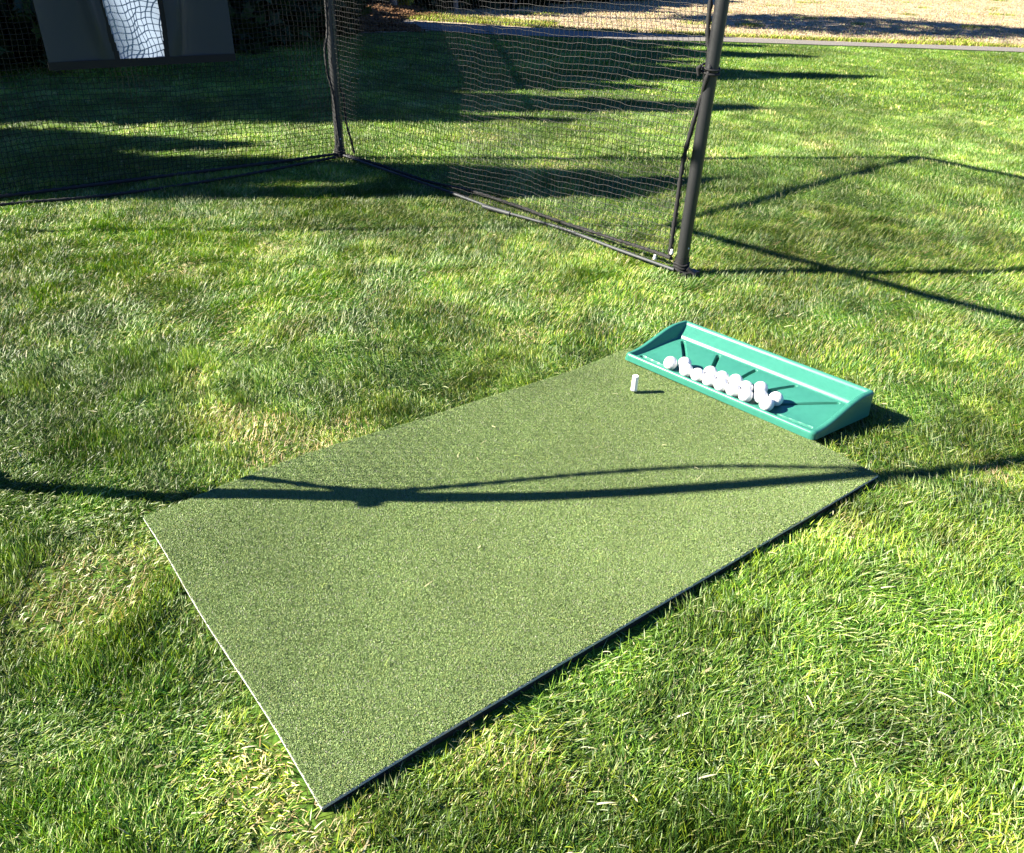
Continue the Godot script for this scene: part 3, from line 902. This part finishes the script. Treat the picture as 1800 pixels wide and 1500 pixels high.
func panel() -> void:
	var d := (FAR - FAR_L).normalized()
	var n := Vector3(-d.z, 0, d.x)               # towards the mat
	var t := thing("target_panel", "dark grey cloth panel with a white slit, hanging on the back net", "target cloth")
	var grey := paint(lin(0.034, 0.043, 0.054), 0.62, 0.4)
	grey.backlight_enabled = true
	grey.backlight = Color(0.05, 0.06, 0.07)
	var white := paint(lin(0.27, 0.33, 0.42), 0.8, 0.3)
	white.backlight_enabled = true
	white.backlight = Color(0.62, 0.69, 0.78)
	var black := paint(lin(0.010, 0.010, 0.011), 0.85)
	var place := func(s: float, y: float, out_n: float) -> Vector3: return FAR_L + d * s + Vector3(0, y, 0) + n * (0.085 + out_n - 0.06 * (y - 0.6) * 0.3)
	var lo := 0.603
	var hi := 1.75
	# slit edges lean together towards the top
	var cut_l := func(y: float) -> float: return 1.425 - 0.10 * (y - lo) - 0.005 * sin((y - lo) * 9.0)
	var cut_r := func(y: float) -> float: return 1.648 + 0.02 * (y - lo) + 0.010 * sin((y - lo) * 9.0)
	var cloth := func(from: Callable, to: Callable, wave: Callable, back: float) -> ArrayMesh:
		var b := MB.new()
		var pts := []
		for i in 41:
			for j in 49:
				var y := lerpf(lo, hi, j / 48.0)
				var a := i / 40.0
				pts.append(place.call(lerpf(from.call(y), to.call(y), a), y, wave.call(a, y) + back))
		for i in 41:
			for j in 49:
				var k := i * 49 + j
				var p1: Vector3 = pts[mini(i + 1, 40) * 49 + j] - pts[maxi(i - 1, 0) * 49 + j]
				var p2: Vector3 = pts[i * 49 + mini(j + 1, 48)] - pts[i * 49 + maxi(j - 1, 0)]
				b.pt(pts[k], p1.cross(p2).normalized())
		for i in 40:
			for j in 48:
				var k := i * 49 + j
				b.quad(k, k + 1, k + 50, k + 49)
		return b.mesh()
	var fold_l := func(a: float, y: float) -> float: return 0.050 * exp(-pow((a - 0.80 - 0.12 * (lo + 0.2 - y)) / 0.09, 2)) * smoothstep(lo - 0.05, lo + 0.2, y) + 0.006 * sin(a * 5.0 + y * 3.0)
	var fold_r := func(a: float, y: float) -> float: return 0.042 * exp(-pow((a - 0.14 - 0.2 * (y - lo)) / 0.10, 2)) * smoothstep(lo - 0.05, lo + 0.15, y) + 0.006 * sin(a * 4.0 + y * 5.0) + 0.012 * exp(-pow((a - 0.2) / 0.15, 2) - pow((y - 0.83) / 0.05, 2))
	obj("grey_flap", cloth.call(func(y): return 1.128, cut_l, fold_l, 0.004), grey, t)
	obj("grey_flap", cloth.call(cut_r, func(y): return 1.984, fold_r, 0.004), grey, t)
	obj("white_cloth", cloth.call(func(y): return cut_l.call(y) - 0.04, func(y): return cut_r.call(y) + 0.04, func(a, y): return 0.006 * sin(a * 9.0 + y * 14.0), -0.012), white, t)
	for side in [cut_l, cut_r]:
		var b := MB.new()
		var pts := PackedVector3Array()
		for j in 33:
			var y := lerpf(lo, hi, j / 32.0)
			pts.append(place.call(side.call(y), y, 0.007))
		for j in 32:
			b.box((pts[j] + pts[j + 1]) / 2, Vector3(0.022, (pts[j + 1] - pts[j]).length() * 1.02, 0.005), Basis(d, ((pts[j + 1] - pts[j]).normalized()), n).orthonormalized())
		obj("edge_trim", b.mesh(), black, t)
	var hem := MB.new()
	var pc: Vector3 = place.call(1.556, 0.588, 0.006)
	hem.box(pc, Vector3(0.862, 0.034, 0.008), Basis(d, Vector3.UP, n))
	obj("bottom_hem", hem.mesh(), black, t)
	var bar := MB.new()
	bar.box(place.call(1.556, hi + 0.012, 0.006), Vector3(0.862, 0.034, 0.008), Basis(d, Vector3.UP, n))
	obj("top_hem", bar.mesh(), black, t)

# ------------------------------------------------------------------ tray, balls, tee
func tray_rim(v: float) -> float: return lerpf(0.022, 0.075, smoothstep(0.015, TD - 0.045, v))

func seg_dist(p: Vector2, a: Vector2, b: Vector2) -> float: return Geometry2D.get_closest_point_to_segment(p, a, b).distance_to(p)

func tray_floor(u: float, v: float) -> float:
	return 0.0115 + 0.022 * smoothstep(0.03, TD - 0.045, v)

func tray_height(u: float, v: float, r: float) -> float:
	var rad := 0.014
	var qx := absf(u - TL / 2) - (TL / 2 - rad)
	var qy := absf(v - TD / 2) - (TD / 2 - rad)
	var edge := -(Vector2(maxf(qx, 0), maxf(qy, 0)).length() + minf(maxf(qx, qy), 0.0) - rad)
	edge = maxf(edge, 0.0)
	var du := minf(u, TL - u)
	var rim := tray_rim(v)
	# inner face: steep ends, sloping back, short front
	var f := tray_floor(u, v)
	var g := 1e9
	var c := TL / 2
	for s in [-1.0, 1.0]:
		for q in [[0.130, 0.186, 0.075, 0.085], [0.262, 0.186, 0.140, 0.062], [0.285, 0.038, 0.19, 0.031]]:
			g = minf(g, seg_dist(Vector2(u, v), Vector2(c + s * q[0], q[1]), Vector2(c + s * q[2], q[3])))
	g = minf(g, seg_dist(Vector2(u, v), Vector2(c, 0.186), Vector2(c, 0.085)))
	f -= minf(0.018, f - 0.0005) * (1.0 - smoothstep(0.0040, 0.0060, g))
	var top := 0.012
	var ends := rim - (du - 0.0155) * 3.4 
	var front := rim - (v - 0.011) * 2.2
	var ledge := 0.040
	var db := TD - v
	var back := maxf(rim - (db - 0.010) * 1.75, rim - 0.010 - (db - 0.016) * 0.68)
	var steep := ledge + 0.003 - (db - 0.050) * 1.9
	var sh := clampf(0.5 + 0.5 * (steep - back) / 0.0035, 0.0, 1.0)
	back = lerpf(steep, back, sh) - 0.0035 * sh * (1.0 - sh)
	# soften where floor meets wall
	var w := maxf(ends, maxf(front, back))
	var rk := 0.011
	var rh := clampf(0.5 + 0.5 * (rim - w) / rk, 0.0, 1.0)
	w = lerpf(rim, w, rh) - rk * rh * (1.0 - rh) + 0.001
	var k := 0.006
	var hh := clampf(0.5 + 0.5 * (w - f) / k, 0.0, 1.0)
	var inner := lerpf(f, w, hh) + k * hh * (1.0 - hh)
	inner = minf(inner, rim + 0.0015)
	if edge < r:
		inner -= r - sqrt(maxf(0.0, r * r - (r - edge) * (r - edge)))
	return inner

func axis(length: float, step: float, fine: Array) -> PackedFloat32Array:
	var out_a := PackedFloat32Array([0.0])
	while out_a[-1] < length - 1e-5:
		var x := out_a[-1]
		var s := step
		for q in fine:
			if x >= q[0] - 1e-6 and x < q[1]: s = q[2]
		out_a.append(minf(x + s, length))
	return out_a

func tray() -> void:
	var us := axis(TL, 0.0020, [[0.0, 0.008, 0.0008], [0.008, 0.03, 0.0015], [TL - 0.03, TL - 0.008, 0.0015], [TL - 0.008, TL, 0.0008]])
	var vs := axis(TD, 0.0020, [[0.0, 0.008, 0.0008], [0.008, 0.03, 0.0015], [TD - 0.065, TD - 0.008, 0.0016], [TD - 0.008, TD, 0.0008]])
	var b := MB.new()
	var nu := us.size()
	var nv := vs.size()
	var rad := 0.014
	var hs := PackedFloat32Array()
	var xs := PackedFloat32Array()
	for i in nu:
		for j in nv:
			var v := vs[j]
			var dv := minf(v, TD - v)
			var inset := rad - sqrt(maxf(0.0, rad * rad - pow(maxf(0.0, rad - dv), 2))) if dv < rad else 0.0
			var u := inset + (TL - 2 * inset) * us[i] / TL
			xs.append(u)
			hs.append(tray_height(u, v, 0.0095))
	var place := func(u: float, v: float, h: float) -> Vector3: return TRAY_U * u + TRAY_V * v + Vector3(0, h, 0)
	for i in nu:
		for j in nv:
			var k := i * nv + j
			var i0 := maxi(i - 1, 0); var i1 := mini(i + 1, nu - 1)
			var j0 := maxi(j - 1, 0); var j1 := mini(j + 1, nv - 1)
			var a: Vector3 = place.call(xs[i1 * nv + j], vs[j], hs[i1 * nv + j]) - place.call(xs[i0 * nv + j], vs[j], hs[i0 * nv + j])
			var c: Vector3 = place.call(xs[i * nv + j1], vs[j1], hs[i * nv + j1]) - place.call(xs[i * nv + j0], vs[j0], hs[i * nv + j0])
			var nn := a.cross(c).normalized()
			if nn.y < 0: nn = -nn
			b.pt(place.call(xs[k], vs[j], hs[k]), nn)
	for i in nu - 1:
		for j in nv - 1:
			var k := i * nv + j
			b.quad(k, k + 1, k + nv + 1, k + nv)
	# outer wall
	var ring := []
	for i in nu: ring.append(i * nv)
	for j in range(1, nv): ring.append((nu - 1) * nv + j)
	for i in range(nu - 2, -1, -1): ring.append(i * nv + nv - 1)
	for j in range(nv - 2, 0, -1): ring.append(j)
	var mid: Vector3 = place.call(TL / 2, TD / 2, 0)
	var ids := []
	for k in ring.size():
		var p := b.v[ring[k]]
		var q := b.v[ring[(k + 1) % ring.size()]] - b.v[ring[(k - 1 + ring.size()) % ring.size()]]
		var o := Vector3(q.z, 0, -q.x).normalized()
		if o.dot(p - mid) < 0: o = -o
		ids.append([b.pt(p, o), b.pt(Vector3(p.x, 0.0, p.z) + o * 0.003, o)])
	for k in ring.size():
		var m: Array = ids[(k + 1) % ring.size()]
		b.quad(ids[k][0], m[0], m[1], ids[k][1])
	var pl := paint(Color.WHITE, 0.34, 0.45)
	pl.albedo_texture = noise_tex(0.012, [Color(0.195, 0.445, 0.38), Color(0.205, 0.46, 0.395), Color(0.215, 0.47, 0.405)], 256, 5, 710)
	pl.roughness_texture = noise_tex(0.03, [Color(0.88, 0.88, 0.88), Color(1, 1, 1)], 256, 4, 711)
	pl.heightmap_enabled = true
	pl.heightmap_texture = noise_tex(0.08, [Color.BLACK, Color.WHITE], 256, 3, 700)
	pl.heightmap_scale = 0.004
	pl.uv1_triplanar = true
	pl.uv1_scale = Vector3.ONE * 12.0
	var o := obj("ball_tray", b.mesh(), pl)
	o.position = TRAY
	tag(o, "green plastic golf ball tray with fan grooves at the end of the mat", "ball tray")

func ball_mesh(r: float) -> ArrayMesh:
	var dim := []
	var cnt := 300
	for k in cnt:
		var y := 1.0 - 2.0 * (k + 0.5) / cnt
		var a := k * 2.399963
		dim.append(Vector3(cos(a) * sqrt(1 - y * y), y, sin(a) * sqrt(1 - y * y)))
	var b := MB.new()
	var rows := 60
	var cols := 110
	var pts := []
	for j in rows + 1:
		for i in cols + 1:
			var th := PI * j / rows
			var ph := TAU * i / cols
			var p := Vector3(sin(th) * cos(ph), cos(th), sin(th) * sin(ph))
			var near := -1.0
			var kc := int((1.0 - p.y) / 2.0 * cnt)
			for k in range(maxi(0, kc - 36), mini(cnt, kc + 37)): near = maxf(near, p.dot(dim[k]))
			var ang := acos(clampf(near, -1, 1))
			pts.append(p * (r - 0.0006 * (1.0 - smoothstep(0.03, 0.092, ang))))
	for j in rows + 1:
		for i in cols + 1:
			var a: Vector3 = pts[j * (cols + 1) + (i + 1 if i < cols else 1)] - pts[j * (cols + 1) + (i - 1 if i > 0 else cols - 1)]
			var c: Vector3 = pts[mini(j + 1, rows) * (cols + 1) + i] - pts[maxi(j - 1, 0) * (cols + 1) + i]
			var nn := a.cross(c).normalized()
			var p: Vector3 = pts[j * (cols + 1) + i]
			if j == 0 or j == rows or nn == Vector3.ZERO: nn = p.normalized()
			b.pt(p, nn if nn.dot(p) > 0 else -nn)
	for j in rows:
		for i in cols:
			var k := j * (cols + 1) + i
			b.quad(k, k + 1, k + cols + 2, k + cols + 1)
	return b.mesh()

func clippings() -> void:
	# a few dry bits of grass that feet have carried onto the mat
	var b := MB.new()
	for k in 30:
		var s := rng.randf_range(0.06, 0.94)
		var t := rng.randf_range(0.05, 0.85)
		var p := mat_point(s, t)
		var f := rng.randf_range(0.7, 1.2)
		b.col = Color(0.42 * f, 0.40 * f, 0.22 * f) if k % 3 else Color(0.16 * f, 0.22 * f, 0.05 * f)
		blade(b, Vector3(p.x, mat_lift(s, t) + 0.004, p.z), rng.randf() * TAU, rng.randf_range(0.010, 0.026), rng.randf_range(0.0012, 0.0024), 1.35, rng.randf_range(0.1, 0.5), 3)
	tag(obj("grass_clippings", b.mesh(), vpaint(0.7, 0.3)), "few pale dry grass clippings scattered on the turf mat", "grass clippings", "", "stuff")

func balls() -> void:
	var r := 0.0206
	var m := ball_mesh(r)
	var wm := paint(lin(0.70, 0.70, 0.69), 0.25, 0.5)
	var spots := [[0.1467, 0.034], [0.1790, 0.0605], [0.2062, 0.031], [0.2465, 0.031], [0.2659, 0.068], [0.3067, 0.067], [0.2868, 0.031], [0.3463, 0.078], [0.327, 0.031], [0.3675, 0.031], [0.3871, 0.0665], [0.4083, 0.031], [0.4207, 0.0900], [0.4418, 0.0550], [0.4754, 0.031], [0.4797, 0.0725]]
	var words := ["leftmost white golf ball in the tray, a little apart from the row", "white golf ball behind the gap between the two leftmost balls of the tray", "second white golf ball from the left against the tray's front lip", "third white golf ball from the left against the front lip", "white golf ball standing behind the third and fourth balls at the front lip", "white golf ball in the back row behind the fourth ball at the lip", "fourth white golf ball from the left against the front lip", "white golf ball farthest back in the middle of the heap", "fifth white golf ball from the left against the front lip, in the heap's middle", "sixth white golf ball from the left against the front lip", "white golf ball in the second row, behind the sixth and seventh at the lip", "seventh white golf ball from the left against the front lip", "white golf ball farthest from the front lip, right part of the heap", "white golf ball in the second row touching the last ball at the front lip", "last white golf ball on the right against the front lip", "rightmost white golf ball, set back from the lip with a long shadow"]
	for k in spots.size():
		var o := obj("golf_ball", m, wm)
		var u: float = spots[k][0] + 0.005 - 0.16 * spots[k][1]
		var v: float = spots[k][1] - 0.003
		o.position = TRAY + TRAY_U * u + TRAY_V * v + Vector3(0, tray_floor(u, v) + r, 0)
		o.basis = Basis.from_euler(Vector3(rng.randf() * TAU, rng.randf() * TAU, rng.randf() * TAU))
		tag(o, words[k], "golf ball", "white golf balls in the green tray")

func tee() -> void:
	var b := MB.new()
	b.lathe([[0.0, 0.030], [0.0065, 0.030], [0.0065, 0.0470], [0.0072, 0.0480], [0.0086, 0.0480], [0.0092, 0.0472], [0.0090, 0.030], [0.0095, 0.004], [0.0100, 0.0], [0.0, 0.0]].map(func(q): return [q[0], q[1]]), 28)
	# walked the other way round for outward normals
	for k in b.n.size(): b.n[k] = -b.n[k]
	b.idx.reverse()
	var o := obj("rubber_tee", b.mesh(), paint(lin(0.80, 0.80, 0.78), 0.5))
	o.position = Vector3(0.351, MAT_Y + 0.001, -2.062)
	tag(o, "white rubber tube tee standing upright on the mat", "golf tee")
